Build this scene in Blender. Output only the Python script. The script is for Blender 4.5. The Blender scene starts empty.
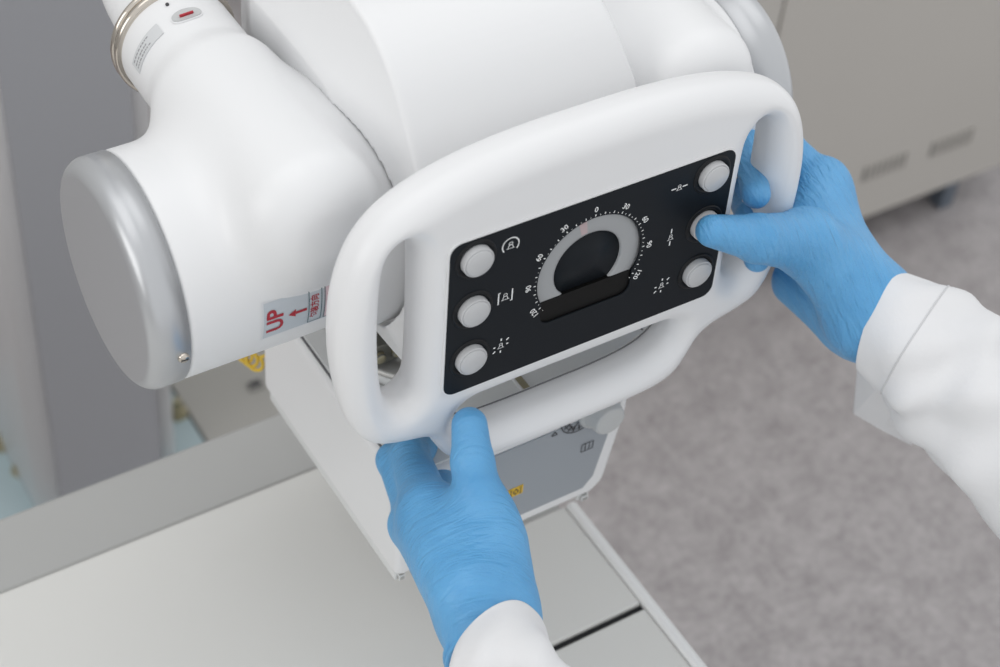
import bpy, bmesh, math, random
import numpy as np
import openvdb
from mathutils import Vector, Matrix
from mathutils.geometry import tessellate_polygon

scene = bpy.context.scene
COL = scene.collection
random.seed(4)
PI = math.pi

# ------------------------------------------------------------------ camera
FPX = 1800.0
CAM = np.array([0.0, 0.0, 1.85])
def cam_rows(pitch, roll, yaw):
    cy, sy = math.cos(yaw), math.sin(yaw)
    f0 = np.array([sy*math.cos(pitch), cy*math.cos(pitch), -math.sin(pitch)])
    r0 = np.array([cy, -sy, 0.0]); d0 = np.cross(f0, r0)
    r = math.cos(roll)*r0 + math.sin(roll)*d0
    d = -math.sin(roll)*r0 + math.cos(roll)*d0
    return np.array([r, d, f0])
RC = cam_rows(math.radians(44.8), math.radians(-6.3), math.radians(36.0))
cd = bpy.data.cameras.new('camera'); cam = bpy.data.objects.new('camera', cd); COL.objects.link(cam)
M = Matrix.Identity(4)
for i in range(3):
    M[i][0] = RC[0][i]; M[i][1] = -RC[1][i]; M[i][2] = -RC[2][i]; M[i][3] = CAM[i]
cam.matrix_world = M
cd.sensor_width = 36; cd.lens = FPX*36/1000
cd.clip_start = 0.05
cd.dof.use_dof = True; cd.dof.focus_distance = 1.13; cd.dof.aperture_fstop = 6.5
scene.camera = cam

def at(x, y, Y=None, Z=None, X=None, plane=None):
    """point of the place seen at measured photo position, on a plane of the room"""
    d = RC.T @ np.array([x-500.0, y-333.5, FPX]); d /= np.linalg.norm(d)
    if Y is not None: t = (Y-CAM[1])/d[1]
    elif Z is not None: t = (Z-CAM[2])/d[2]
    else: t = (X-CAM[0])/d[0]
    return CAM + d*t

# ------------------------------------------------------------------ materials
MATS = {}
def mat(name, col, rough=0.45, metal=0.0, coat=0.0, bump=None, vary=None, sss=0.0, spec=0.5, trans=0.0):
    if name in MATS: return MATS[name]
    m = bpy.data.materials.new(name); m.use_nodes = True
    nt = m.node_tree; b = nt.nodes['Principled BSDF']
    b.inputs['Base Color'].default_value = (*col, 1); b.inputs['Roughness'].default_value = rough
    b.inputs['Metallic'].default_value = metal; b.inputs['Coat Weight'].default_value = coat
    b.inputs['Specular IOR Level'].default_value = spec
    if sss:
        b.inputs['Subsurface Weight'].default_value = sss
        b.inputs['Subsurface Radius'].default_value = (0.004, 0.004, 0.006)
    tc = nt.nodes.new('ShaderNodeTexCoord')
    if vary:
        sc_, amt, det = vary
        n = nt.nodes.new('ShaderNodeTexNoise'); n.inputs['Scale'].default_value = sc_; n.inputs['Detail'].default_value = det
        nt.links.new(tc.outputs['Object'], n.inputs['Vector'])
        cr = nt.nodes.new('ShaderNodeValToRGB')
        cr.color_ramp.elements[0].position = 0.3; cr.color_ramp.elements[1].position = 0.7
        cr.color_ramp.elements[0].color = tuple(c*(1-amt) for c in col)+(1,)
        cr.color_ramp.elements[1].color = tuple(min(1, c*(1+amt)) for c in col)+(1,)
        nt.links.new(n.outputs['Fac'], cr.inputs['Fac']); nt.links.new(cr.outputs['Color'], b.inputs['Base Color'])
    if bump:
        sc_, st, det = bump
        n = nt.nodes.new('ShaderNodeTexNoise'); n.inputs['Scale'].default_value = sc_; n.inputs['Detail'].default_value = det
        nt.links.new(tc.outputs['Object'], n.inputs['Vector'])
        bp = nt.nodes.new('ShaderNodeBump'); bp.inputs['Strength'].default_value = st; bp.inputs['Distance'].default_value = 0.002
        nt.links.new(n.outputs['Fac'], bp.inputs['Height']); nt.links.new(bp.outputs['Normal'], b.inputs['Normal'])
    MATS[name] = m
    return m

WHITE = mat('white_enamel', (0.765, 0.768, 0.775), 0.38, vary=(3, .01, 2), bump=(900, .02, 2))
WHITE2 = mat('white_enamel_console', (0.76, 0.762, 0.77), 0.34, vary=(3, .01, 2), bump=(900, .02, 2))
SILVER = mat('satin_silver', (0.50, 0.51, 0.525), 0.32, metal=0.55, bump=(1500, .02, 2))
CHROME = mat('nickel', (0.60, 0.55, 0.49), 0.14, metal=1.0)
STEEL = mat('grey_steel', (0.42, 0.42, 0.41), 0.4, metal=0.7, vary=(60, .1, 3))
BRASS = mat('aged_brass', (0.42, 0.38, 0.26), 0.4, metal=0.7)
DARK = mat('dark_gap', (0.05, 0.05, 0.055), 0.6)
LINE = mat('dark_line', (0.16, 0.16, 0.17), 0.6)
BLACKP = mat('black_faceplate', (0.0085, 0.0110, 0.0145), 0.45, spec=.16, bump=(2500, .03, 2))
BLACKG = mat('black_bezel', (0.004, 0.0045, 0.006), 0.5, spec=.3)
POCKET = mat('black_pocket', (0.003, 0.003, 0.003), 0.5, spec=.2)
BUTTON = mat('pale_grey_button', (0.50, 0.505, 0.515), 0.35, coat=.2)
RING = mat('grey_dial_ring', (0.335, 0.345, 0.355), 0.35)
PRINT = mat('white_print', (0.84, 0.85, 0.85), 0.5)
BLUEGREY = mat('blue_grey_plate', (0.31, 0.335, 0.365), 0.42, vary=(4, .02, 2))
LGREY = mat('light_grey_plate', (0.68, 0.69, 0.69), 0.4, vary=(4, .02, 2))
KNOBG = mat('grey_knob', (0.50, 0.51, 0.51), 0.45)
STICKER = mat('silver_sticker', (0.52, 0.56, 0.60), 0.35)
STICKEDGE = mat('sticker_border', (0.72, 0.73, 0.75), 0.4)
RED = mat('red_print', (0.40, 0.02, 0.035), 0.5)
TEALP = mat('dark_teal_print', (0.10, 0.17, 0.19), 0.5)
PINKP = mat('pale_pink_print', (0.66, 0.50, 0.54), 0.5)
YELLOWL = mat('yellow_label', (0.72, 0.46, 0.03), 0.5)
YELLOWC = mat('yellow_cord', (0.70, 0.48, 0.05), 0.35)
LABELW = mat('pale_label', (0.60, 0.61, 0.62), 0.5)

# glove: blue nitrile with fine grain and creases
def glove_mat(along, across, fr0=230.0, strength=.6):
    m = bpy.data.materials.new('blue_nitrile'); m.use_nodes = True; nt = m.node_tree; b = nt.nodes['Principled BSDF']
    tc = nt.nodes.new('ShaderNodeTexCoord')
    n0 = nt.nodes.new('ShaderNodeTexNoise'); n0.inputs['Scale'].default_value = 22; n0.inputs['Detail'].default_value = 3
    cr = nt.nodes.new('ShaderNodeValToRGB')
    cr.color_ramp.elements[0].position = .35; cr.color_ramp.elements[1].position = .65
    cr.color_ramp.elements[0].color = (0.092, 0.330, 0.615, 1); cr.color_ramp.elements[1].color = (0.122, 0.385, 0.685, 1)
    nt.links.new(tc.outputs['Object'], n0.inputs['Vector']); nt.links.new(n0.outputs['Fac'], cr.inputs['Fac'])
    nt.links.new(cr.outputs['Color'], b.inputs['Base Color'])
    b.inputs['Roughness'].default_value = .42; b.inputs['Subsurface Weight'].default_value = .15
    b.inputs['Subsurface Radius'].default_value = (.002, .004, .006)
    n1 = nt.nodes.new('ShaderNodeTexNoise'); n1.inputs['Scale'].default_value = 700; n1.inputs['Detail'].default_value = 3
    # creases run across the hand: coordinates stretched along one direction
    cb = nt.nodes.new('ShaderNodeCombineXYZ')
    for k, (dv, fr) in enumerate(((along, fr0), (across, 42.0), (np.cross(along, across), 60.0))):
        dn = nt.nodes.new('ShaderNodeVectorMath'); dn.operation = 'DOT_PRODUCT'
        dn.inputs[1].default_value = tuple(float(c)*fr for c in dv/np.linalg.norm(dv))
        nt.links.new(tc.outputs['Object'], dn.inputs[0]); nt.links.new(dn.outputs['Value'], cb.inputs[k])
    n2 = nt.nodes.new('ShaderNodeTexNoise'); n2.inputs['Scale'].default_value = 1.0; n2.inputs['Detail'].default_value = 3
    n2.inputs['Distortion'].default_value = .6
    nt.links.new(tc.outputs['Object'], n1.inputs['Vector']); nt.links.new(cb.outputs[0], n2.inputs['Vector'])
    a = nt.nodes.new('ShaderNodeMath'); a.operation = 'MULTIPLY_ADD'; a.inputs[1].default_value = .15
    nt.links.new(n1.outputs['Fac'], a.inputs[0]); nt.links.new(n2.outputs['Fac'], a.inputs[2])
    bp = nt.nodes.new('ShaderNodeBump'); bp.inputs['Strength'].default_value = strength; bp.inputs['Distance'].default_value = .0024
    nt.links.new(a.outputs[0], bp.inputs['Height']); nt.links.new(bp.outputs['Normal'], b.inputs['Normal'])
    return m
GLOVE_L = glove_mat(at(472, 560, Y=.56)-at(490, 500, Y=.6)+.02*RC[0], RC[0]*1.0+RC[1]*.2)
GLOVE_R = glove_mat(RC[0]*.8-RC[1]*.35, RC[1]*.8+RC[0]*.35, 300.0, 1.0)
COAT = mat('white_cotton', (0.735, 0.735, 0.745), 0.85, bump=(38, .6, 5), vary=(14, .02, 3), spec=.2)
THREAD = mat('cotton_thread', (0.60, 0.60, 0.61), 0.9)

# ------------------------------------------------------------------ object helpers
ROOTLOC = {}
def tag(o, label=None, cat=None, group=None, kind=None):
    if label: o['label'] = label
    if cat: o['category'] = cat
    if group: o['group'] = group
    if kind: o['kind'] = kind
    return o
def thing(name, label, cat, loc, group=None):
    o = bpy.data.objects.new(name, None); COL.objects.link(o)
    o.location = Vector([float(c) for c in loc]); o.empty_display_size = .05
    tag(o, label, cat, group)
    return o
def link(name, me, mats, parent=None):
    if not isinstance(mats, (list, tuple)): mats = [mats]
    for m in mats: me.materials.append(m)
    o = bpy.data.objects.new(name, me); COL.objects.link(o)
    if parent is not None:
        o.parent = parent
        if parent.type == 'EMPTY':
            o.matrix_parent_inverse = Matrix.Translation(-parent.location)
    return o

class MB:
    def __init__(s): s.v = []; s.f = []; s.m = []; s.sm = []
    def add(s, verts, faces, mi=0, smooth=False):
        o = len(s.v)
        s.v += [tuple(float(c) for c in p) for p in verts]
        for f in faces: s.f.append(tuple(o+i for i in f)); s.m.append(mi); s.sm.append(smooth)
        return s
    def box(s, lo, hi, mi=0, fn=None):
        (a, b, c), (d, e, g) = lo, hi
        v = [(a,b,c),(d,b,c),(d,e,c),(a,e,c),(a,b,g),(d,b,g),(d,e,g),(a,e,g)]
        if fn: v = [fn(*p) for p in v]
        return s.add(v, [(0,3,2,1),(4,5,6,7),(0,1,5,4),(1,2,6,5),(2,3,7,6),(3,0,4,7)], mi)
    def prism(s, outer, holes, z0, z1, fn, mi=0, side_mi=None, smooth=False):
        """outer/holes: 2D loops; fn(u,v,n)->world; z1 is the front"""
        if side_mi is None: side_mi = mi
        loops = [outer]+list(holes); flat = [p for l in loops for p in l]
        tris = tessellate_polygon([[Vector((p[0], p[1], 0)) for p in l] for l in loops])
        def area(t):
            a, b, c = [flat[i] for i in t]; return (b[0]-a[0])*(c[1]-a[1])-(b[1]-a[1])*(c[0]-a[0])
        tris = [t if area(t) > 0 else tuple(reversed(t)) for t in tris if abs(area(t)) > 1e-14]
        s.add([fn(p[0], p[1], z1) for p in flat], tris, mi)
        s.add([fn(p[0], p[1], z0) for p in flat], [tuple(reversed(t)) for t in tris], mi)
        for k, l in enumerate(loops):
            n = len(l); A = sum(l[i][0]*l[(i+1) % n][1]-l[(i+1) % n][0]*l[i][1] for i in range(n))
            ccw = A > 0
            vs = [fn(p[0], p[1], z0) for p in l]+[fn(p[0], p[1], z1) for p in l]
            fs = []
            for i in range(n):
                j = (i+1) % n; q = (i, j, n+j, n+i)
                if (k == 0) != ccw: q = tuple(reversed(q))
                fs.append(q)
            s.add(vs, fs, side_mi, smooth)
        return s
    def lathe(s, prof, fn, n=48, mi=0, smooth=True, mis=None):
        """prof: (r, h) list; fn(x, y, h) -> world; axis = h"""
        vs = []; k = len(prof)
        for r, h in prof:
            for i in range(n):
                a = 2*PI*i/n; vs.append(fn(r*math.cos(a), r*math.sin(a), h))
        for q in range(k-1):
            fs = [(q*n+i, q*n+(i+1) % n, (q+1)*n+(i+1) % n, (q+1)*n+i) for i in range(n)]
            s.add(vs[q*n:(q+2)*n], [tuple(x-q*n for x in f) for f in fs], mis[q] if mis else mi, smooth)
        return s
    def tube(s, pts, r, n=10, mi=0, closed=False):
        pts = [np.array(p, float) for p in pts]; m = len(pts); vs = []
        up = np.array([.3, .2, 1.0])
        for i, p in enumerate(pts):
            t = pts[(i+1) % m if closed else min(i+1, m-1)]-pts[(i-1) % m if closed else max(i-1, 0)]
            t /= np.linalg.norm(t)+1e-12
            a = up-t*(up@t); a /= np.linalg.norm(a)+1e-12; b = np.cross(t, a); up = a
            rr = r[i] if hasattr(r, '__len__') else r
            for k in range(n):
                w = 2*PI*k/n; vs.append(p+rr*(a*math.cos(w)+b*math.sin(w)))
        fs = []
        for i in range(m if closed else m-1):
            j = (i+1) % m
            for k in range(n): fs.append((i*n+k, i*n+(k+1) % n, j*n+(k+1) % n, j*n+k))
        if not closed:
            fs.append(tuple(range(n-1, -1, -1))); fs.append(tuple(range((m-1)*n, m*n)))
        return s.add(vs, fs, mi, True)
    def build(s, name, mats, parent=None, bevel=0, weld=True, fixn=True, seg=3, angle=35):
        me = bpy.data.meshes.new(name); me.from_pydata(s.v, [], s.f)
        me.polygons.foreach_set('material_index', s.m); me.polygons.foreach_set('use_smooth', s.sm)
        bm = bmesh.new(); bm.from_mesh(me)
        if weld: bmesh.ops.remove_doubles(bm, verts=bm.verts, dist=1e-6)
        if fixn: bmesh.ops.recalc_face_normals(bm, faces=bm.faces)
        if bevel:
            es = [e for e in bm.edges if len(e.link_faces) == 2 and e.calc_face_angle(0) > math.radians(angle)]
            r = bmesh.ops.bevel(bm, geom=es, offset=bevel, segments=seg, affect='EDGES', profile=.5, clamp_overlap=True)
            for f in r['faces']: f.smooth = True
        bm.to_mesh(me); bm.free()
        return link(name, me, mats, parent)

def text_mesh(txt, size, align='CENTER', bold=0.0):
    cu = bpy.data.curves.new('t', 'FONT'); cu.body = txt; cu.size = size
    cu.align_x = align; cu.align_y = 'CENTER'; cu.offset = bold; cu.resolution_u = 3
    o = bpy.data.objects.new('t', cu); COL.objects.link(o)
    dg = bpy.context.evaluated_depsgraph_get()
    me = bpy.data.meshes.new_from_object(o.evaluated_get(dg))
    v = [tuple(p.co) for p in me.vertices]; f = [tuple(p.vertices) for p in me.polygons]
    bpy.data.objects.remove(o); bpy.data.curves.remove(cu); bpy.data.meshes.remove(me)
    return v, f

# ------------------------------------------------------------------ signed distance modelling
def grid(lo, hi, vox):
    n = [int(math.ceil((hi[i]-lo[i])/vox))+1 for i in range(3)]
    ax = [np.float32(lo[i])+np.arange(n[i], dtype=np.float32)*np.float32(vox) for i in range(3)]
    return np.meshgrid(*ax, indexing='ij')
def sdf_object(name, fn, lo, hi, vox, mats, parent, post=None, relax=1):
    X, Y, Z = grid(lo, hi, vox)
    A = fn(X, Y, Z).astype(np.float32)
    A = np.clip(A, -8*vox, 8*vox)
    g = openvdb.FloatGrid(float(8*vox)); g.copyFromArray(np.ascontiguousarray(A))
    res = g.convertToPolygons(0.0)
    pts, quads = res[0], res[-1]
    P = np.array(pts)*vox+np.array(lo)
    if post is not None: P = post(P)
    me = bpy.data.meshes.new(name)
    me.from_pydata(P.tolist(), [], np.array(quads).tolist())
    bm = bmesh.new(); bm.from_mesh(me)
    for _ in range(relax): bmesh.ops.smooth_vert(bm, verts=bm.verts, factor=.5, use_axis_x=True, use_axis_y=True, use_axis_z=True)
    bmesh.ops.recalc_face_normals(bm, faces=bm.faces)
    for f in bm.faces: f.smooth = True
    bm.to_mesh(me); bm.free()
    return link(name, me, mats, parent)
def smin(a, b, k):
    h = np.clip(.5+.5*(b-a)/k, 0, 1)
    return b*(1-h)+a*h-k*h*(1-h)
def smax(a, b, k): return -smin(-a, -b, k)
def rcone(P, a, b, ra, rb):
    X, Y, Z = P; a = np.asarray(a, np.float32); b = np.asarray(b, np.float32); d = b-a; L = float(d@d)
    h = np.clip(((X-a[0])*d[0]+(Y-a[1])*d[1]+(Z-a[2])*d[2])/max(L, 1e-12), 0, 1)
    return np.sqrt((X-a[0]-h*d[0])**2+(Y-a[1]-h*d[1])**2+(Z-a[2]-h*d[2])**2)-(ra+(rb-ra)*h)
def rbox(P, lo, hi, r):
    q = [np.abs(P[i]-(lo[i]+hi[i])/2)-(hi[i]-lo[i])/2+r for i in range(3)]
    return np.sqrt(sum(np.maximum(c, 0)**2 for c in q))+np.minimum(np.maximum(np.maximum(q[0], q[1]), q[2]), 0)-r
def cyl_x(P, y, z, x0, x1, r, e):
    q0 = np.sqrt((P[1]-y)**2+(P[2]-z)**2)-r+e; q1 = np.abs(P[0]-(x0+x1)/2)-(x1-x0)/2+e
    return np.sqrt(np.maximum(q0, 0)**2+np.maximum(q1, 0)**2)+np.minimum(np.maximum(q0, q1), 0)-e
def cyl_y(P, x, z, y0, y1, r, e):
    q0 = np.sqrt((P[0]-x)**2+(P[2]-z)**2)-r+e; q1 = np.abs(P[1]-(y0+y1)/2)-(y1-y0)/2+e
    return np.sqrt(np.maximum(q0, 0)**2+np.maximum(q1, 0)**2)+np.minimum(np.maximum(q0, q1), 0)-e
def smooth_loop(pts, n=8):
    """closed Catmull-Rom through pts"""
    out = []; m = len(pts); p = [np.array(q, float) for q in pts]
    for i in range(m):
        a, b, c, d = p[i-1], p[i], p[(i+1) % m], p[(i+2) % m]
        for k in range(n):
            t = k/n
            out.append(.5*((2*b)+(c-a)*t+(2*a-5*b+4*c-d)*t*t+(3*b-a-3*c+d)*t**3))
    return np.array(out)
def poly_dist(U, V, loop):
    """signed distance to a closed loop, positive inside"""
    n = len(loop); D = np.full(U.shape, 1e9); ins = np.zeros(U.shape, bool)
    for i in range(n):
        a = loop[i]; b = loop[(i+1) % n]; d = b-a; L = d@d
        if L < 1e-15: continue
        h = np.clip(((U-a[0])*d[0]+(V-a[1])*d[1])/L, 0, 1)
        D = np.minimum(D, (U-a[0]-h*d[0])**2+(V-a[1]-h*d[1])**2)
        c = ((a[1] > V) != (b[1] > V))
        with np.errstate(divide='ignore', invalid='ignore'):
            xx = (b[0]-a[0])*(V-a[1])/(b[1]-a[1])+a[0]
        ins ^= c & (U < xx)
    D = np.sqrt(D)
    return np.where(ins, D, -D)
def rrect(x0, y0, x1, y1, r, n=6):
    out = []
    for cx, cy, a0 in ((x1-r, y1-r, 0), (x0+r, y1-r, 90), (x0+r, y0+r, 180), (x1-r, y0+r, 270)):
        for k in range(n+1):
            a = math.radians(a0+90*k/n); out.append((cx+r*math.cos(a), cy+r*math.sin(a)))
    return out

# ================================================================== THE X-RAY HEAD
CX, AY, AZ, TR = 0.506, 0.770, 1.0885, 0.0735      # tube axis
head = thing('x_ray_tube_head', 'white x-ray tube head with handlebar control console and collimator above the table', 'x-ray machine', (CX, AY, 0.825))

# ---- tube housing with its two rounded cable horns
HZ, HXL = 1.1475, 0.368
HXR = 2*CX-HXL+.004
def housing(X, Y, Z):
    P = (X, Y, Z)
    d = np.minimum(cyl_x(P, AY, AZ, .2845, .7050, TR, .002), cyl_x(P, AY, AZ, .399, 2*CX-.399, .0825, .006))
    for hx in (HXL, HXR):
        h = cyl_y(P, hx, HZ, .684, .859, .0440, .030)
        h = smin(h, cyl_y(P, hx, HZ, .80, .905, .0385, .004), .005)
        d = smin(d, h, .003+.019*np.clip((Z-1.078)/.025, 0, 1))
    return d
sdf_object('tube_housing', housing, (.278, .665, .990), (.720, .93, 1.21), .0018, WHITE, head, None, 2)

# ---- end caps
def cap(side):
    x_in, x_out = ((.284, .2600) if side < 0 else (.7055, .7385))
    R = TR+.0004; rr = .011
    prof = [(R-.004, 0.0), (R, 0.0)]
    L = abs(x_out-x_in)
    for k in range(9):
        a = k/8*PI/2; prof.append((R-rr+rr*math.cos(a), L-rr+rr*math.sin(a)))
    prof += [(.03, L+.0004), (.0001, L+.0005)]
    f = lambda a, b, h: (x_in+side*h, AY+a, AZ+b)
    o = MB().lathe(prof, f, 96).build('end_cap', SILVER, head)
    g = MB()
    if side < 0:
        p = at(184, 343, Y=AY-.064)
        ang = math.atan2(p[2]-AZ, p[1]-AY)
    else: ang = math.radians(200)
    n = np.array([0, math.cos(ang), math.sin(ang)]); t = np.array([0, -n[2], n[1]])
    c = np.array([x_in+side*.005, AY, AZ])+n*(R-.001)
    fn = lambda a, b, h: c+np.array([1., 0, 0])*a+t*b+n*h
    g.lathe([(.0036, 0), (.0036, .002), (.0028, .0032), (.0006, .0036), (.0001, .0036)], fn, 16)
    g.box((-.0026, -.0004, .0036), (.0026, .0004, .0039), 1, fn)
    g.build('screw', [CHROME, DARK], o)
cap(-1); cap(1)

# ---- horn collars, cable sleeves, neck markings
for hx in (HXL, HXR):
    f = lambda a, b, h, hx=hx: (hx+a, .893+h, HZ+b)
    prof = [(.036, 0)]
    for base in (0.0, .0062):
        for k in range(9):
            a = -PI/2+PI*k/8; prof.append((.0392+.0030*math.cos(a), base+.0030+.0028*math.sin(a)))
    prof += [(.033, .0135), (.0001, .0135)]
    MB().lathe(prof, f, 64, 0, True, [0]*9+[1]+[0]*(len(prof)-11)).build('collar', [CHROME, mat('collar_groove_reflection', (.05, .045, .04), .4)], head)  # groove between the rings coloured dark, painting in the nickel's dark reflection
    pts = [(hx, .902+.02*i, HZ+.0018*i*i) for i in range(8)]
    MB().tube([p for p in pts], [.0285, .0285, .028, .027, .026, .026, .026, .026], 28).build('cable_sleeve', WHITE, head)

def neck_hit(x, y, r=.0389):
    d = RC.T @ np.array([x-500.0, y-333.5, FPX]); d /= np.linalg.norm(d)
    o = CAM-np.array([HXL, 0, HZ]); a = d[0]**2+d[2]**2; b = o[0]*d[0]+o[2]*d[2]; c = o[0]**2+o[2]**2-r*r
    p = CAM+d*(-b-math.sqrt(max(0, b*b-a*c)))/a
    return math.atan2(-(p[0]-HXL), p[2]-HZ), p[1]
def neck_pt(ang, y, lift=.0004):      # point on the left neck, ang from vertical towards -X
    r = .0385+lift
    return np.array([HXL-r*math.sin(ang), y, HZ+r*math.cos(ang)])
IA, IY = neck_hit(190, 19); LA, LY = neck_hit(146, 50)
IY = max(IY, .869); LY = max(LY, .870)
# indicator: grey oval with a red dash
m = MB()
def neckmap(a0, y0, rot=0.0, lift=.0004):
    def fn(u, v, n):
        cu, su = math.cos(rot), math.sin(rot); uu, vv = u*cu-v*su, u*su+v*cu
        return neck_pt(a0-uu/.0395, y0+vv, lift+n)
    return fn
oval = [(.0098*math.copysign(abs(math.cos(a))**.8, math.cos(a)), .0052*math.copysign(abs(math.sin(a))**.9, math.sin(a))) for a in [2*PI*k/40 for k in range(40)]]
m.prism(oval, [], -.002, .0010, neckmap(IA, IY), 0)
ringo = [(x*1.10, y*1.18) for x, y in oval]
m.prism(ringo, [oval], -.002, .0005, neckmap(IA, IY), 2)
m.prism([(-.0045, -.0007), (.0045, -.0007), (.0045, .0007), (-.0045, .0007)], [], .0, .0014, neckmap(IA, IY), 1)
m.build('indicator_window', [KNOBG, RED, WHITE2], head)
m = MB()
fn = neckmap(LA, LY)
for k in range(12):
    u0 = -.016+.032*k/12; m.prism([(u0, -.0055), (u0+.032/12, -.0055), (u0+.032/12, .0055), (u0, .0055)], [], -.001, .0004, fn, 0)
for r, (v0, rows) in enumerate(((-.0032, 9), (-.0004, 7), (.0028, 8))):
    u = -.0135
    for k in range(rows):
        w = random.uniform(.0008, .0022)
        m.box((u, v0-.0004, .0002), (u+w, v0+.0004, .0006), 1, fn); u += w+random.uniform(.0005, .0012)
m.build('rating_label', [LABELW, mat('grey_print', (.30, .30, .31), .6)], head)
m = MB(); m.lathe([(.0012, -.001), (.0012, .0006), (.0001, .0008)], neckmap(IA+.15, IY+.016), 12, 0); m.build('set_screw', DARK, head)

# ---- sticker on the tube front
def tube_hit(x, y, r=TR):
    d = RC.T @ np.array([x-500.0, y-333.5, FPX]); d /= np.linalg.norm(d)
    o = CAM-np.array([0, AY, AZ]); a = d[1]**2+d[2]**2; b = o[1]*d[1]+o[2]*d[2]; c = o[1]**2+o[2]**2-r*r
    t = (-b-math.sqrt(b*b-a*c))/a; p = CAM+d*t
    return p[0], math.atan2(p[2]-AZ, -(p[1]-AY))*r      # X, arc height from the front
sx0, st_top = tube_hit(263, 304); _, st_bot = tube_hit(263, 338)
sx1, _ = tube_hit(345, 290)
def tmap(x, t, n=0.0):
    a = t/TR; r = TR+n
    return np.array([x, AY-r*math.cos(a), AZ+r*math.sin(a)])
m = MB()
def patch(x0, x1, t0, t1, n, mi, seg=10):
    vs = []; fs = []
    for i in range(seg+1):
        for x in (x0, x1): vs.append(tmap(x, t0+(t1-t0)*i/seg, n))
    for i in range(seg): fs.append((2*i, 2*i+1, 2*i+3, 2*i+2))
    m.add(vs, fs, mi)
sH = st_top-st_bot; e = .0008
patch(sx0-.0012, sx1+.0012, st_bot-.0014, st_top+.0014, .0003, 1)
patch(sx0, sx1, st_bot, st_top, .0005, 0)
def tprint(txt, size, X0, T0, mi, bold=0.0, sxy=(1, 1)):
    v, f = text_mesh(txt, size, 'CENTER', bold)
    m.add([tmap(X0-y*sxy[1], T0+x*sxy[0], .0008) for x, y, z in v], f, mi)
tm = (st_top+st_bot)/2
tprint('UP', .0160, sx0+.0078, tm-.0008, 2, .0004, (1.0, .95))
ax = sx0+.0160
for tri in ([(0, 0), (.005, .0032), (.005, -.0032)],):
    m.add([tmap(ax+a, tm+b, .0008) for a, b in tri], [(0, 2, 1)], 2)
m.add([tmap(ax+a, tm+b, .0008) for a, b in [(.005, -.0011), (.0125, -.0011), (.0125, .0011), (.005, .0011)]], [(0, 1, 2, 3)], 2)
bx = ax+.0136
for k in range(2):
    x0 = bx+k*.0108; x1 = x0+.0092; t0 = tm-sH*.46; t1 = tm+sH*.46; w = .0006
    if k: patch(x0, x1, t0, t1, .0007, 4)
    for q in ((x0, x0+w, t0, t1), (x1-w, x1, t0, t1), (x0, x1, t0, t0+w), (x0, x1, t1-w, t1)): patch(*q, .0009, 3)
    if k == 0: tprint('包装方向', .0054, (x0+x1)/2, tm, 2, .0001, (.92, 1.15))
    else: tprint('此面向上', .0050, (x0+x1)/2, tm, 2, .0, (.95, 1.1))
m.build('direction_sticker', [STICKER, STICKEDGE, RED, TEALP, PINKP], head)

# ---- yoke (the hood between the horns)
prof = [(.664, 1.03), (.663, 1.06), (.665, 1.10), (.677, 1.14), (.694, 1.170), (.708, 1.191), (.724, 1.211), (.742, 1.225), (.765, 1.234), (.80, 1.237),
        (.86, 1.237), (.90, 1.232), (.925, 1.21), (.93, 1.17), (.93, 1.06), (.915, 1.022), (.87, 1.006), (.78, .998), (.70, 1.002), (.676, 1.012)]
ploop = smooth_loop(prof, 4)
def yoke(X, Y, Z):
    D = poly_dist(Y[0], Z[0], ploop)[None]
    r = .0035
    hw = .0765+.018*np.clip((D-.004)/.050, 0, 1)+np.where(X > CX, .009, .0)*np.clip((1.222-Z)/.045, 0, 1)          # side cheeks lean outwards towards the tube
    ax_ = np.abs(X-CX)
    q0 = -D+r; q1 = (ax_-hw)*.94+r
    d = np.sqrt(np.maximum(q0, 0)**2+np.maximum(q1, 0)**2)+np.minimum(np.maximum(q0, q1), 0)-r
    rad = np.sqrt((Y-AY)**2+(Z-AZ)**2)
    return np.maximum(d, -np.maximum(rad-.0856, .074-ax_))
sdf_object('yoke', yoke, (CX-.102, .65, .955), (CX+.102, .945, 1.25), .0013, WHITE, head, None, 3)

# ---- underside: swivel flange and connector block
m = MB()
fz = lambda a, b, h: (CX+a, .788+b, h)
m.lathe([(.0001, .9255), (.0735, .9255), (.0735, .937), (.071, .940), (.062, .940), (.056, .944), (.056, .985), (.0001, .985)], fz, 72)
m.build('swivel_flange', STEEL, head)
m = MB(); m.lathe([(.0738, .929), (.0748, .9295), (.0748, .935), (.0738, .936)], fz, 72); m.build('flange_edge', LGREY, head)
m = MB()
c0 = np.array([.456, .764, .952])
m.box(c0+np.array([-.020, -.014, -.008]), c0+np.array([.020, .014, .011]), 0)
for k in range(3):
    cc = c0+np.array([-.0202, -.009+.009*k, .002])
    m.lathe([(.0038, 0), (.0038, .004), (.0026, .005), (.0026, .007), (.0001, .007)], lambda a, b, h, cc=cc: (cc[0]-h, cc[1]+a, cc[2]+b), 14, 1)
for k in range(2):
    cc = c0+np.array([-.012+.014*k, -.0142, .001])
    m.lathe([(.0045, 0), (.0045, .003), (.003, .004), (.0001, .004)], lambda a, b, h, cc=cc: (cc[0]+a, cc[1]-h, cc[2]+b), 14, 1)
m.build('connector_block', [mat('dark_bracket', (.20, .195, .17), .4, metal=.6), BRASS], head, bevel=.001)
MB().box((.455, .672, .944), (.656, .732, .950)).build('console_bracket', mat('bracket_grey', (.74, .75, .745), .4), head, bevel=.001)
m = MB(); p = at(521, 384, Z=.950); p2 = at(646, 334, Z=.950)
m.box((p[0]-.0022, .6725, .949), (p[0]+.0035, .731, .9512), 0); m.box((p[0]-.0036, .6725, .949), (p[0]-.0022, .731, .9518), 1)
m.build('bracket_rail', [BRASS, WHITE], head)
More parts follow.
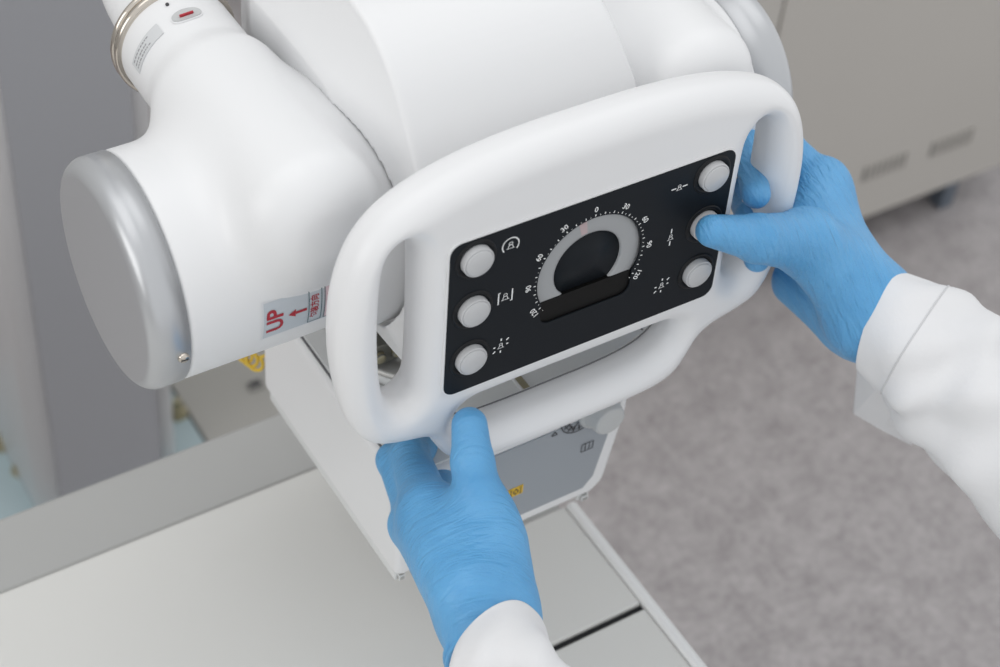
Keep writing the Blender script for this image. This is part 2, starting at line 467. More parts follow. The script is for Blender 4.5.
m = MB(); m.box((p2[0]-.0006, .6725, .949), (p2[0]+.0006, .731, .9504)); m.build('bracket_seam', LINE, head)

# ================================================================== CONTROL CONSOLE
PC = np.array([.521, .631, 1.101]); PT = math.radians(2.3)
PN = np.array([0, -math.cos(PT), math.sin(PT)]); PU = np.array([1., 0, 0]); PV = np.cross(PN, PU)
def pw(u, v, n=0.0): return PC+(PU*u+PV*v+PN*n)/1000.0          # millimetres on the panel
half = [(0, 109), (40, 108.5), (80, 105), (113, 97.5), (138, 86), (155, 69.5), (165.5, 47), (170.5, 20), (171, -10), (168, -38), (163, -62),
        (156, -80), (146, -91), (130, -97), (114, -101), (105, -107), (99, -118), (91, -131), (78, -139.5), (55, -143.5)]
outl = smooth_loop([(u+1.5, v) for u, v in half]+[(0, -145)]+[(-u+1.5, v) for u, v in reversed(half[1:])], 5)
hole = [(117.5, 40), (119, 58), (126, 67.5), (135, 64), (140, 50), (142, 22), (142, -10), (140, -38), (136, -56), (128, -63), (120, -57), (117.5, -42), (117, 0)]
holeR = smooth_loop(hole, 5); holeL = smooth_loop([(-u, v) for u, v in hole], 5)
slot = smooth_loop([(-60, -80), (0, -80), (60, -80), (77, -82), (83, -89), (80, -101), (66, -111), (40, -115.5), (0, -116.5), (-40, -116.5), (-66, -114.5), (-82, -107), (-88, -94), (-80, -82)], 5)
def console(X, Y, Z):
    u, v, n = X, Y, Z
    U, V = u[:, :, 0].astype(float), v[:, :, 0].astype(float)
    D = poly_dist(U, V, outl)
    for h in (holeL, holeR, slot): D = np.minimum(D, -poly_dist(U, V, h))
    # soften the medial ridges
    for _ in range(3):
        D = (D+np.roll(D, 1, 0)+np.roll(D, -1, 0)+np.roll(D, 1, 1)+np.roll(D, -1, 1))/5
    D = D[:, :, None]
    R = 17.0; T = 37.0
    # bars are a little set back and rounder than the plate
    q0 = -D+R; q1 = np.abs(n+T/2)-T/2+R
    d = np.sqrt(np.maximum(q0, 0)**2+np.maximum(q1, 0)**2)+np.minimum(np.maximum(q0, q1), 0)-R
    d = smin(d, rbox((u, v, n), (-68, -72, -64), (60, 38, -20), 10), 8)
    d = np.maximum(d, -np.maximum(np.sqrt((u+1.5)**2+(v-6)**2)-40, -4.5-n))
    d = np.maximum(d, -rbox((u, v, n), (-39, -34, -4.5), (36, 0, 10), .5))
    return d
def con_post(P): return np.array([pw(*p) for p in P]) if False else PC+(P[:, :1]*PU+P[:, 1:2]*PV+P[:, 2:3]*PN)/1000.0
con = sdf_object('control_console', console, (-175, -152, -64), (175, 112, 5), 1.5, WHITE2, head, con_post)

# faceplate with the half-round dial window
def arc(cx, cy, r, a0, a1, n): return [(cx+r*math.cos(math.radians(a0+(a1-a0)*k/n)), cy+r*math.sin(math.radians(a0+(a1-a0)*k/n))) for k in range(n+1)]
DCX, DCY, DR = -1.5, 6.0, 38.0
win = arc(DCX, DCY, DR, -28, 208, 60)
win += [(-35.5, -13), (-35.5, -22)]+arc(-28, -22.5, 7, 190, 268, 6)+arc(25, -22.5, 7, 272, 350, 6)+[(32.2, -13)]
fp = rrect(-102.6, -60.4, 102.6, 60.4, 8)
MB().prism(fp, [win], 0.0, 1.3, pw, 0).build('faceplate', BLACKP, con, bevel=.0003, seg=2)
# bright rim that frames the faceplate
MB().prism(rrect(-103.9, -61.7, 103.9, 61.7, 9), [fp], -.5, .9, pw, 0).build('faceplate_rim', WHITE, con)
# dial ring, inner disc and pocket
def ringloop(r, n=96): return arc(DCX, DCY, r, 0, 360-360/n, n-1)
m = MB(); m.lathe([(38.5, -4.2), (38.5, -1.2), (37.6, -.6), (26.0, -.6), (24.6, -1.2), (24.6, -4.2)], lambda a, b, h: pw(DCX+a, DCY+b, h), 96)
m.prism([(x, y) for x, y in arc(DCX, DCY, 36, 97, 106, 4)]+[(x, y) for x, y in arc(DCX, DCY, 26.5, 106, 97, 4)], [], -.62, -.5, pw, 1)
PINKTICK = mat('faded_pink_mark', (0.46, 0.36, 0.37), 0.4)
m.build('dial_ring', [RING, PINKTICK], con)
m = MB(); m.lathe([(24.5, -4.2), (24.5, -2.6), (.001, -2.6)], lambda a, b, h: pw(DCX+a, DCY+b, h), 72); m.build('dial_disc', BLACKP, con)
MB().prism(rrect(-36.5, -31.5, 33.5, -11.5, 3), [], -3.0, -.2, pw, 0).build('dial_pocket', POCKET, con)
# scale: ticks and figures
m = MB()
for a in range(-130, 131, 5):
    th = math.radians(90-a); big = a % 10 == 0
    L = 1.6 if big else .8; r0 = 39.3; w = .32 if big else .25
    if a < 0 and not big: L = .5
    c, s_ = math.cos(th), math.sin(th)
    q = [(DCX+r*c-sg*w*s_, DCY+r*s_+sg*w*c) for r, sg in ((r0, -1), (r0+L, -1), (r0+L, 1), (r0, 1))]
    if abs(a) <= 125: m.add([pw(x, y, 1.5) for x, y in q], [(0, 1, 2, 3)])
for a in (-120, -90, -60, -30, 0, 30, 60, 90, 120):
    v, f = text_mesh(str(abs(a)), 5.4, 'CENTER', .05); th = math.radians(-a)
    r = 44.4
    cx_, cy_ = DCX+r*math.sin(math.radians(a)), DCY+r*math.cos(math.radians(a))
    m.add([pw(cx_+x*math.cos(th)-y*math.sin(th), cy_+x*math.sin(th)+y*math.cos(th), 1.5) for x, y, z in v], f)
m.build('dial_scale', PRINT, con, fixn=False)

# push buttons
for u in (-85.3, 85.3):
    for v in (45.5, 6.0, -33.5):
        m = MB(); f = lambda a, b, h, u=u, v=v: pw(u+a, v+b, h)
        m.lathe([(14.2, 1.2), (14.0, 1.9), (13.2, 2.2), (11.6, 2.0), (11.3, 1.0)], f, 48, 0)
        m.lathe([(10.3, 1.0), (10.3, 5.2), (10.0, 5.7), (9.3, 5.9), (9.15, 5.5), (9.0, 5.9), (8.9, 6.4), (8.5, 6.7), (.001, 6.9)], f, 48, 1)
        m.build('push_button', [BLACKG, BUTTON], con)
# printed symbols
def stroke(m, pts, w, n=1.5):
    for a, b in zip(pts[:-1], pts[1:]):
        a = np.array(a, float); b = np.array(b, float); d = b-a; L = np.linalg.norm(d); d /= L; p = np.array([-d[1], d[0]])*w/2
        a = a-d*w*.25; b = b+d*w*.25
        m.add([pw(*(q), n) for q in (a-p, b-p, b+p, a+p)], [(0, 1, 2, 3)])
def tube_icon(m, u, v, s=1.0):         # the little tube-head pictogram
    k = lambda *pts: [(u+x*s, v+y*s) for x, y in pts]
    stroke(m, [(u+1.5*s*math.cos(t), v+1.6*s+1.3*s*math.sin(t)) for t in [2*PI*i/10 for i in range(11)]], .55)
    stroke(m, k((-1.2, .6), (-2.2, -2.6), (2.2, -2.6), (1.2, .6), (-1.2, .6)), .55)
    stroke(m, k((-3.0, -2.6), (3.0, -2.6)), .6)
def sym(kind, u0, v0):
    m = MB(); u = v = 0.0; Q = .86
    if kind == 'rotate':
        stroke(m, arc(u, v, 6.6, -38, 218, 20), .95); tube_icon(m, u, v)
    elif kind == 'bars':
        tube_icon(m, u, v)
        for sx in (-1, 1): stroke(m, [(u+sx*5.6, v-5.2), (u+sx*5.6, v+5.2)], 1.0)
        stroke(m, [(u-5.6, v+5.0), (u-4.4, v+5.0)], .9); stroke(m, [(u+5.6, v-5.0), (u+4.4, v-5.0)], .9)
    elif kind == 'rays':
        tube_icon(m, u, v, .85)
        for a, r0, r1 in ((90, 5, 6.6), (40, 6.0, 8.0), (0, 4.8, 6.0), (-90, 5, 6.6), (220, 6.0, 8.0), (180, 4.8, 6.0)):
            t = math.radians(a); stroke(m, [(u+r0*math.cos(t), v+r0*math.sin(t)), (u+r1*math.cos(t), v+r1*math.sin(t))], 1.1)
    elif kind == 'across':
        tube_icon(m, u, v, .8)
        for sx in (-1, 1): stroke(m, [(u+sx*3.0, v), (u+sx*6.8, v)], 1.0)
    else:
        tube_icon(m, u, v, .85)
        for sy in (-1, 1): stroke(m, [(u, v+sy*4.0), (u, v+sy*7.6)], 1.1)
    ctr = np.array(pw(0, 0, 0)); o0 = np.array(pw(u0, v0, 0))
    m.v = [tuple(o0+PN*.0015+((np.array(p)-ctr)-PN*.0015)*Q) for p in m.v]
    m.build('function_symbol', PRINT, con, fixn=False)
for k, u, v in (('rotate', -61.5, 46.5), ('bars', -62.5, 6.6), ('rays', -63, -33.5), ('across', 60.5, 44.5), ('along', 59.7, 5), ('rays', 58.4, -34.7)): sym(k, u, v)
# parting line along the lower grip
m = MB(); ln = []; area2 = sum(slot[i-1][0]*slot[i][1]-slot[i][0]*slot[i-1][1] for i in range(len(slot)))
for i, p in enumerate(slot):
    t = slot[(i+1) % len(slot)]-slot[i-1]; t = t/np.linalg.norm(t); nn = np.array([t[1], -t[0]])*(1 if area2 > 0 else -1)
    if p[1] < -88 and p[0] > -80 or (p[0] > 70 and p[1] < -84): q = p+nn*2.0; ln.append((i, pw(q[0], q[1], -28.3)))
ln = [q for _, q in ln]
m.tube(ln, .0006, 6); m.build('grip_seam', LINE, con)

# ================================================================== COLLIMATOR
c_x0, c_x1, c_y0, c_y1, c_z0, c_z1 = .413, .603, .660, .872, .823, .925
def xz(y0):
    return lambda a, b, n: (a, y0-n, b)
m = MB()
body = [(c_x0, c_z0), (.580, c_z0+.002), (.590, c_z0+.012), (.600, .905), (.600, c_z1), (c_x0, c_z1)]
m.prism(body, [], -(c_y1-c_y0), 0, xz(c_y0), 0)
col = m.build('collimator', WHITE, head, bevel=.006, seg=4)
# the front plate, framed by the casing
m = MB()
fpl = [(c_x0+.012, .837), (.569, .838), (.577, .848), (.587, .905), (.584, .918), (c_x0+.012, .918)]
m.prism(fpl, [], -.001, .0012, xz(c_y0), 0); m.build('front_plate', BLUEGREY, col, bevel=.0005)
# top plate with its gap along the edge
MB().box((c_x0+.006, c_y0+.006, c_z1-.001), (.594, c_y1-.006, c_z1+.0016)).build('top_plate', LGREY, col, bevel=.0006)
m = MB(); m.box((c_x0+.0040, c_y0+.004, c_z1-.002), (c_x0+.0055, c_y1-.004, c_z1+.0005)); m.build('edge_gap', LINE, col)
m = MB()
p = at(379, 378, Z=c_z1+.0016)
for q in (p, p+np.array([.10, 0, 0])):
    m = MB(); m.lathe([(.0048, 0), (.0048, .0022), (.004, .003), (.0016, .003), (.0016, .0015), (.0001, .0015)], lambda a, b, h, q=q: (q[0]+a, q[1]+b, q[2]+h), 20)
    m.build('plate_screw', STEEL, col)
# knob
kc = at(599, 408, Y=c_y0-.001)
m = MB(); f = lambda a, b, h: (kc[0]+a, kc[1]-h, kc[2]+b)
m.lathe([(.0175, 0), (.0172, .0025), (.0150, .0035), (.0140, .004), (.0125, .0135), (.0115, .0150), (.010, .0153), (.0001, .0155)], f, 48)
m.build('knob', KNOBG, col)
m = MB(); dc = at(573, 425, Y=c_y0-.0014); dd = lambda a, b, n: (dc[0]+a, dc[1]-n, dc[2]+b)
def fstroke(m, pts, w, mi=0, mp=dd, n=.0004):
    for a, b in zip(pts[:-1], pts[1:]):
        a = np.array(a, float); b = np.array(b, float); d = b-a; L = np.linalg.norm(d); d /= L; p = np.array([-d[1], d[0]])*w/2
        m.add([mp(*q, n) for q in (a-p, b-p, b+p, a+p)], [(0, 1, 2, 3)], mi)
fstroke(m, arc(.004, .006, .0145, 180, 350, 18), .0009)
fstroke(m, arc(.004, .006, .0115, 190, 345, 14), .0006)
for k in range(8):
    t = math.radians(190+22*k); fstroke(m, [(.004+.008*math.cos(t), .006+.008*math.sin(t)), (.004+.0135*math.cos(t), .006+.0135*math.sin(t))], .0011)
fstroke(m, [(-.004, .004), (.0, -.004), (.005, .001), (.009, -.005)], .001)
fstroke(m, [(-.0155, .001), (-.013, -.003), (-.0175, -.003), (-.0155, .001)], .0008)
m.build('knob_scale', DARK, col, fixn=False)
m = MB(); rc = at(587, 446, Y=c_y0-.0014); rr_ = lambda a, b, n: (rc[0]+a, rc[1]-n, rc[2]+b)
fstroke(m, [(-.005, -.004), (.005, -.004), (.005, .004), (-.005, .004), (-.005, -.004)], .0007, 0, rr_)
for q in (-.0017, .0017): fstroke(m, [(q, -.004), (q, .004)], .0006, 0, rr_)
m.build('field_symbol', DARK, col, fixn=False)
m = MB(); yc = at(515.5, 491.5, Y=c_y0-.0014); yy = lambda a, b, n: (yc[0]+a, yc[1]-n, yc[2]+b)
m.prism([(-.0062, -.0046), (.0062, -.0046), (.0062, .0046), (-.0062, .0046)], [], -.0005, .0002, yy, 0)
for sx in (-1, 1):
    fstroke(m, [(sx*.0040, -.0032), (sx*.0040, .0032)], .0007, 1, yy); fstroke(m, [(sx*.0050, .0032), (sx*.0030, .0032)], .0007, 1, yy); fstroke(m, [(sx*.0050, -.0032), (sx*.0030, -.0032)], .0007, 1, yy)
fstroke(m, arc(0, 0, .0019, 0, 360, 14), .0009, 1, yy)
fstroke(m, [(0, .0019), (0, .0034)], .0008, 1, yy); fstroke(m, [(0, -.0019), (0, -.0034)], .0008, 1, yy)
m.build('warning_label', [YELLOWL, DARK], col, fixn=False)
# accessory rails under the casing
for x0, x1 in ((c_x0+.001, c_x0+.010), (.570, .580)):
    m = MB(); m.box((x0, c_y0+.004, c_z0-.006), (x1, c_y1-.01, c_z0+.002), 0); m.box((x0+.002, c_y0+.001, c_z0-.005), (x1-.002, c_y0+.005, c_z0), 1)
    m.build('accessory_rail', [LGREY, STEEL], col, bevel=.0008)

# ================================================================== COILED CORD under the tube
m = MB(); pts = []
b0 = at(240, 351, Y=.90); b1 = at(257, 364, Y=.885)
for k in range(90):
    t = k/89; a = t*2*PI*3.2
    c = b0*(1-t)+b1*t
    pts.append(c+np.array([.0075*math.cos(a)*.5, -.0075*math.cos(a)*.6, .0085*math.sin(a)]))
pts += [b1+np.array([.012*k, -.001*k, .006*k]) for k in range(1, 5)]
pre = [b0+np.array([.003, 0, .03])-np.array([0, 0, .006])*k for k in range(4)]
m.tube(pre+pts, .0015, 8)
cord = m.build('coiled_cord', YELLOWC); tag(cord, 'thin yellow coiled cord hanging under the white tube housing', 'cord')

# ================================================================== PERSON (two gloved forearms)
exec_person = True
person = thing('person', 'person in white lab coat and blue gloves gripping the console handles', 'person', (.45, .25, .90))
def hand_obj(groups, mt):
    allp = [p for _, g in groups for p in g]; lo, hi = bounds(allp)
    def fn(X, Y, Z):
        P = (X, Y, Z); out = None
        for kg, g in groups:
            d = None
            for a, b, ra, rb, k in g:
                e = rcone(P, a, b, ra, rb); d = e if d is None else smin(d, e, k)
            out = d if out is None else smin(out, d, kg)
        return out
    return sdf_object('gloved_hand', fn, lo, hi, .0014, mt, person)
def bounds(prims, pad=.012):
    q = np.array([np.array(p[i])+s*(p[2+i]+pad) for p in prims for i in (0, 1) for s in (-1, 1)])
    return q.min(0), q.max(0)
def A(x, y, Y): return at(x, y, Y=Y)
k1, k2 = .010, .006
# left hand -----------------------------------------------------------------
LW = A(490, 626, .522)
L_im, L_mm, L_rm, L_pm = A(424, 512, .606), A(420, 512, .628), A(424, 520, .646), A(432, 532, .660)
L_wr = A(505, 640, .520)
kp = .020
palm = [
    (LW, A(427, 510, .612), .0215, .0172, kp), (A(496, 620, .524), A(482, 515, .580), .0190, .0180, kp), (A(450, 560, .570), A(411, 524, .622), .0190, .0150, .014),
    (A(470, 592, .538), A(448, 530, .592), .0260, .0225, kp), (A(500, 590, .535), A(492, 545, .560), .0180, .0200, kp),
    (LW, A(420, 520, .634), .0195, .0155, kp), (LW, A(428, 534, .650), .0185, .015, kp),
    (A(440, 520, .622), A(440, 482, .662), .0150, .0120, .012), (LW, A(517, 705, .462), .0215, .0205, kp)]
index = [(A(428, 508, .612), A(410, 456, .668), .0160, .0130, k2), (A(410, 456, .668), A(428, 446, .690), .0112, .0100, k2), (A(428, 446, .690), A(456, 452, .690), .0098, .0082, k2)]
middle = [(A(416, 516, .628), A(394, 460, .680), .0135, .0115, k2), (A(394, 460, .680), A(430, 458, .700), .0108, .0098, k2), (A(430, 458, .700), A(486, 461, .676), .0096, .0085, k2)]
ring = [(A(420, 520, .640), A(412, 484, .700), .0135, .0102, k2), (A(412, 484, .700), A(452, 478, .702), .0098, .0090, k2), (A(452, 478, .702), A(478, 478, .682), .009, .0078, k2)]
little = [(A(428, 534, .650), A(432, 505, .704), .0125, .0092, k2), (A(432, 505, .704), A(460, 498, .700), .0088, .008, k2), (A(460, 498, .700), A(478, 496, .682), .008, .007, k2)]
thumb = [(A(482, 518, .578), A(472.5, 462, .598), .0175, .0132, .012), (A(472.5, 462, .598), A(469.5, 425, .6155), .0132, .0113, .004)]
hand_obj([(kp, palm), (.012, thumb), (.009, index), (.006, middle), (.005, ring), (.005, little)], GLOVE_L)
# right hand ----------------------------------------------------------------
RW = A(874, 314, .580)
R_im, R_mm, R_rm, R_pm = A(820, 182, .672), A(826, 205, .700), A(822, 235, .716), A(812, 268, .716)
palm = [
    (RW, A(838, 262, .612), .0250, .0240, kp), (RW, R_im, .0215, .0150, kp), (RW, R_mm, .021, .0150, kp), (RW, R_rm, .021, .0150, kp), (RW, R_pm, .020, .0150, kp),
    (A(864, 332, .590), A(795, 283, .655), .0200, .0165, .016), (A(850, 318, .600), A(815, 270, .650), .0200, .0180, kp),
    (A(824, 188, .668), A(808, 238, .632), .0165, .019, kp), (RW, A(960, 375, .520), .0260, .028, kp)]
index = [(R_im, A(784, 142, .708), .0145, .0108, k1), (A(784, 142, .708), A(747, 146, .690), .0104, .0100, k2), (A(747, 146, .690), A(756, 194, .637), .0104, .0096, k2)]
middle = [(R_mm, A(778, 180, .724), .0135, .0105, k1), (A(778, 180, .724), A(740, 194, .700), .010, .0095, k2), (A(740, 194, .700), A(748, 215, .650), .0097, .0088, k2)]
ring = [(R_rm, A(778, 220, .728), .0130, .0100, k1), (A(778, 220, .728), A(742, 236, .700), .0098, .009, k2), (A(742, 236, .700), A(757, 259, .634), .0092, .0090, k2)]
little = [(R_pm, A(776, 250, .724), .0120, .0090, k1), (A(776, 250, .724), A(742, 258, .700), .0088, .008, k2), (A(742, 258, .700), A(738, 266, .652), .008, .0076, k2)]
thumb = [(A(848, 285, .596), A(806, 242, .616), .0240, .0215, kp), (A(806, 242, .616), A(757, 238.5, .6095), .0205, .0158, .012), (A(757, 238.5, .6095), A(712, 231, .6120), .0152, .0104, .004)]
hand_obj([(kp, palm), (.014, thumb), (.003, index), (.003, middle), (.003, ring), (.003, little)], GLOVE_R)

def frame_axis(d, ref):
    d = d/np.linalg.norm(d); a = ref-d*(ref@d); a /= np.linalg.norm(a); return d, a, np.cross(d, a)
def sleeve(path, radii, cuff_shift, seed, ref, thick=.0022, seg=72, sub=14, seam=None):
    """path: centres from the cuff inwards; radii: (ra, rb); cuff_shift(a)->offset along the axis of the cuff edge"""
    rs = np.random.RandomState(seed); path = [np.array(p) for p in path]
    T = []; n = len(path)
    for i in range(n-1):
        for k in range(sub): T.append(i+k/sub)
    T.append(n-1)
    def samp(arr, t):
        i = min(int(t), n-2); f = t-i
        p0, p1, p2, p3 = [np.array(arr[min(max(i+q, 0), n-1)], float) for q in (-1, 0, 1, 2)]
        return .5*(2*p1+(p2-p0)*f+(2*p0-5*p1+4*p2-p3)*f*f+(3*p1-p0-3*p2+p3)*f**3)
    fw = [(rs.randint(2, 7), rs.uniform(0, 6.28), rs.uniform(-3.0, 3.0), rs.uniform(.4, 1)) for _ in range(9)]
    def ringp(t, a, off):
        c = samp(path, t); d = samp(path, min(t+.02, n-1))-samp(path, max(t-.02, 0)); d, x, y = frame_axis(d, ref)
        ra, rb = samp(radii, t)
        s = 0
        for m_, ph, w, am in fw: s += am*math.sin(m_*a+ph+w*t*2.2)
        amp = .0010+.0048*min(1, max(0, t-.45)/1.0)
        k = s*amp/2.6
        return c+x*math.cos(a)*(ra+k+off)+y*math.sin(a)*(rb+k+off)+d*cuff_shift(a)*max(0, 1-t*.55)
    vs = []; fs = []
    rows = [(t, 0.0) for t in reversed(T)]+[(0.0, -thick*.5), (0.0, -thick), (.25, -thick), (.8, -thick*1.4)]
    for t, off in rows:
        for k in range(seg): vs.append(ringp(t, 2*PI*k/seg, off))
    for i in range(len(rows)-1):
        for k in range(seg): fs.append((i*seg+k, i*seg+(k+1) % seg, (i+1)*seg+(k+1) % seg, (i+1)*seg+k))
    fs.append(tuple(range(seg)))
    m = MB(); m.add(vs, fs, 0, True); o = m.build('coat_sleeve', COAT, person)
    if seam is not None:
        m = MB()
        m.tube([ringp(seam, 2*PI*k/seg, .0002) for k in range(seg)], .0006, 6, closed=True)
        m.build('cuff_seam', THREAD, o)
    return o
gax = A(515, 705, .462)-LW; gd, gx, gy = frame_axis(gax, RC[0]); gc = A(495, 654, .505)
m = MB(); m.tube([gc+gx*.0290*math.cos(t)+gy*.031*math.sin(t)+gd*(.004*math.cos(t)) for t in [2*PI*k/48 for k in range(48)]], .0026, 8, closed=True)
m.tube([gc+gd*.006+gx*.0295*math.cos(t)+gy*.031*math.sin(t)+gd*(.004*math.cos(t)) for t in [2*PI*k/48 for k in range(48)]], .0022, 8, closed=True)
m.build('glove_cuff', GLOVE_L, person)
ref = RC[0]     # towards the right of the view
sleeve([A(498, 654, .497), A(504, 686, .474), A(519, 730, .446), A(560, 790, .39), A(600, 880, .32)],
       [(.0305, .032), (.0355, .037), (.041, .043), (.049, .050), (.056, .058)], lambda a: -.013*math.cos(a)-.009*math.sin(a), 5, ref)
refR = -RC[1]
sleeve([A(874, 318, .578), A(914, 343, .548), A(962, 384, .512), A(1030, 440, .46), A(1130, 520, .38)],
       [(.0365, .034), (.0440, .041), (.0505, .049), (.060, .056), (.068, .062)], lambda a: .003-.008*math.cos(a), 12, refR, seam=.95)

m = MB()
pl = [A(859, 368, .600), A(855, 414, .594), A(884, 431, .578), A(914, 446, .562), A(905, 405, .562), A(885, 380, .575)]
dn_ = RC[2]*.0025
m.add([p+dn_*2 for p in pl]+[p+dn_*3 for p in pl], [(0, 1, 2, 3, 4, 5), (11, 10, 9, 8, 7, 6)]+[(i, i+6, (i+1) % 6+6, (i+1) % 6) for i in range(6)])
m.build('cuff_placket', COAT, person, bevel=.0006)

# ================================================================== EXAMINATION TABLE
TZ = .72
TABTOP = mat('pale_laminate', (0.665, 0.66, 0.635), 0.5, vary=(2.5, .015, 3), bump=(700, .03, 2))
TABRAIL = mat('grey_side_rail', (0.41, 0.41, 0.40), 0.45, vary=(3, .02, 2))
TRIMW = mat('white_edge_trim', (0.78, 0.78, 0.775), 0.4)
TABBASE = mat('table_frame_grey', (0.40, 0.40, 0.40), 0.5)
table = thing('examination_table', 'pale grey examination table with white edge and grey rail under the collimator', 'table', (.1, .5, 0))
x_l = -.65
def slab(name, x0, y0, x1, y1, z0, z1, mt, bev=.002):
    return MB().box((x0, y0, z0), (x1, y1, z1)).build(name, mt, table, bevel=bev)
slab('tabletop', x_l, .617, .50, .857, TZ-.03, TZ, TABTOP)
slab('tabletop', .5005, .617, .612, .727, TZ-.03, TZ, TABTOP)
slab('tabletop', x_l, -.05, .612, .6112, TZ-.03, TZ, TABTOP)
slab('side_rail', x_l, .8575, .50, .928, TZ-.06, TZ-.002, TABRAIL, .004)
slab('side_rail', .5005, .7275, .610, .752, TZ-.06, TZ-.004, TABRAIL, .002)
MB().box((.6122, -.05, TZ-.05), (.6222, .7275, TZ+.003)).build('edge_trim', TRIMW, table, bevel=.0035)
MB().box((x_l+.002, .6113, TZ-.03), (.6121, .6169, TZ-.004)).build('groove', mat('black_groove', (.006, .006, .007), .7), table)
slab('underframe', x_l+.03, .0, .58, .72, TZ-.10, TZ-.031, TABBASE)
slab('pedestal', -.35, .10, .35, .62, 0.0, TZ-.101, TABBASE, .02)

# ================================================================== BACKGROUND
FLOOR = bpy.data.materials.new('speckled_vinyl'); FLOOR.use_nodes = True
nt = FLOOR.node_tree; b = nt.nodes['Principled BSDF']; tc = nt.nodes.new('ShaderNodeTexCoord')
n1 = nt.nodes.new('ShaderNodeTexNoise'); n1.inputs['Scale'].default_value = 95; n1.inputs['Detail'].default_value = 3; n1.inputs['Roughness'].default_value = .65
n2 = nt.nodes.new('ShaderNodeTexNoise'); n2.inputs['Scale'].default_value = 22; n2.inputs['Detail'].default_value = 4
cr = nt.nodes.new('ShaderNodeValToRGB')
cr.color_ramp.elements[0].position = .30; cr.color_ramp.elements[1].position = .70
cr.color_ramp.elements[0].color = (.245, .225, .228, 1); cr.color_ramp.elements[1].color = (.50, .472, .474, 1)
mx = nt.nodes.new('ShaderNodeMix'); mx.data_type = 'FLOAT'; mx.inputs[0].default_value = .4
for n in (n1, n2): nt.links.new(tc.outputs['Object'], n.inputs['Vector'])
nt.links.new(n1.outputs['Fac'], mx.inputs[2]); nt.links.new(n2.outputs['Fac'], mx.inputs[3])
nt.links.new(mx.outputs[0], cr.inputs['Fac']); nt.links.new(cr.outputs['Color'], b.inputs['Base Color'])
b.inputs['Roughness'].default_value = .45
WALLM = mat('pale_wall_paint', (0.62, 0.62, 0.61), 0.7, vary=(2, .02, 3))
tag(MB().box((-2.6, -2.2, -.08), (4.2, 2.6, 0)).build('floor', FLOOR), kind='structure')
tag(MB().box((-2.6, 2.6, -.08), (4.2, 2.7, 2.9)).build('wall_back', WALLM), kind='structure')
tag(MB().box((-2.7, -2.2, -.08), (-2.6, 2.7, 2.9)).build('wall_left', WALLM), kind='structure')

# column
COLG = mat('column_grey_front', (0.375, 0.38, 0.402), 0.42)
COLW = mat('column_white_shell', (0.86, 0.86, 0.865), 0.4)
FILM = mat('pale_blue_film', (0.42, 0.52, 0.55), 0.3)
stand = thing('floor_stand_column', 'tall blurred grey column bolted to the floor at left behind the table', 'column', (.49, 1.62, 0))
loop = rrect(.386, 1.475, .556, 1.715, .022, 8)
m = MB(); m.prism(loop, [], .012, 2.5, lambda a, b, n: (a, b, n), 0, smooth=True)
m.build('column_post', COLW, stand)
m = MB(); m.box((.412, 1.4715, .02), (.551, 1.476, 2.48)); m.build('front_cover', COLG, stand, bevel=.002)
m = MB(); m.prism(rrect(.5565, 1.49, .580, 1.65, .010, 5), [], .012, 2.5, lambda a, b, n: (a, b, n), 0, smooth=True); m.build('side_channel', COLW, stand)
bp_ = MB(); bp_.box((.311, 1.45, 0), (.625, 1.75, .012)); bpo = bp_.build('base_plate', FILM, stand, bevel=.002)
for px_, py_ in ((22, 470), (5, 445), (178, 414)):
    p = at(px_, py_, Z=.012)
    m = MB(); f = lambda a, b, h: (p[0]+a, p[1]+b, .012+h)
    m.lathe([(.015, 0), (.015, .003), (.011, .0031), (.011, .012), (.006, .0125), (.006, .028), (.0001, .028)], f, 6, 0, False)
    m.build('anchor_bolt', [BRASS], bpo)
BEIGE = mat('beige_floor_cover', (0.42, 0.41, 0.385), 0.5)
rail = MB(); rail.box((.628, 1.40, 0), (.90, 1.86, .014)); p = at(252, 388, Z=.014); rail.box(p+np.array([-.006, -.008, 0]), p+np.array([.016, .008, .006]), 1)
o = rail.build('floor_cover', [BEIGE, DARK], bevel=.002)
tag(o, 'flat beige cover plate on the floor right of the column base', 'floor cover')

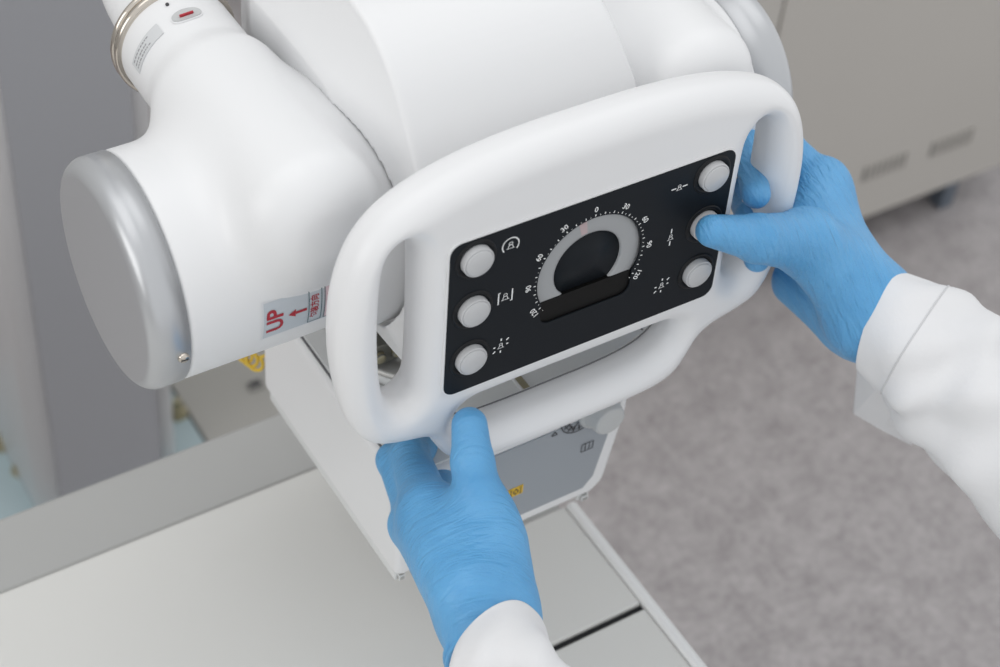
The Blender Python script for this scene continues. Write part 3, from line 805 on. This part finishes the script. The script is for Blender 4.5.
# cabinet
CAB = mat('warm_grey_cabinet', (0.51, 0.487, 0.452), 0.5, vary=(2, .015, 2))
CABD = mat('cabinet_vent_dark', (0.26, 0.25, 0.235), 0.6)
LEGB = mat('blue_grey_leg', (0.16, 0.19, 0.23), 0.4, metal=.4)
cabinet = thing('equipment_cabinet', 'low warm grey equipment cabinet with two slotted vents at upper right', 'cabinet', (1.55, 1.6, 0))
yF = 1.41; zb = .066
seam = 1.419; xr = 1.985; xl = 1.02; zt = .80
def door(x0, x1):
    m = MB(); m.box((x0, yF, zb), (x1, yF+.02, zt)); return m.build('door', CAB, cabinet, bevel=.003)
m = MB(); m.box((xl, yF+.0205, zb), (xr, yF+.43, zt+.02)); m.build('cabinet_body', CAB, cabinet, bevel=.004)
door(xl, seam-.002); d2 = door(seam+.002, xr)
def vent(ax0, ay0, ax1, ay1):
    p, q = at(ax0, ay0, Y=yF), at(ax1, ay1, Y=yF)
    m = MB(); n = 8; w = abs(q[0]-p[0])/n; z = (p[2]+q[2])/2
    for k in range(n):
        x0 = p[0]+w*k
        m.box((x0, yF-.0012, z-.014), (x0+w*.62, yF+.001, z+.014), 0)
        m.box((x0+w*.62, yF-.003, z-.015), (x0+w, yF+.001, z+.015), 1)
    m.build('vent', [CABD, CAB], d2)
vent(862, 176, 907, 157); vent(930, 151, 973, 133)
for x, y in ((1.89, yF+.012), (1.10, yF+.012), (1.89, yF+.38), (1.10, yF+.38)):
    MB().box((x-.014, y-.0, 0), (x+.014, y+.028, zb)).build('leg', LEGB, cabinet, bevel=.003)

# ================================================================== LIGHT
w = bpy.data.worlds.new('room_light'); scene.world = w; w.use_nodes = True
w.node_tree.nodes['Background'].inputs[0].default_value = (.97, .985, 1.0, 1)
w.node_tree.nodes['Background'].inputs[1].default_value = 0.86
def lamp(name, loc, sx, sy, power, target):
    l = bpy.data.lights.new(name, 'AREA'); l.shape = 'RECTANGLE'; l.size = sx; l.size_y = sy; l.energy = power
    l.color = (1, .99, .975)
    o = bpy.data.objects.new(name, l); COL.objects.link(o); o.location = loc
    o.rotation_euler = (Vector(target)-Vector(loc)).to_track_quat('-Z', 'Y').to_euler()
    return o
lamp('ceiling_panel_lamp', (-.2, .9, 3.0), 1.6, 1.6, 7, (.3, .8, .9))
lamp('ceiling_panel_lamp', (1.6, 1.2, 3.0), 1.4, 1.4, 5, (1.0, 1.0, .6))
lamp('window_light', (-2.4, .5, 1.9), 2.0, 1.5, 20, (.6, .8, .9))
vs = scene.view_settings
scene.view_settings.view_transform = 'Standard'; vs.look = 'None'; vs.gamma = 1.0; vs.use_curve_mapping = False
vs.exposure = 0.10
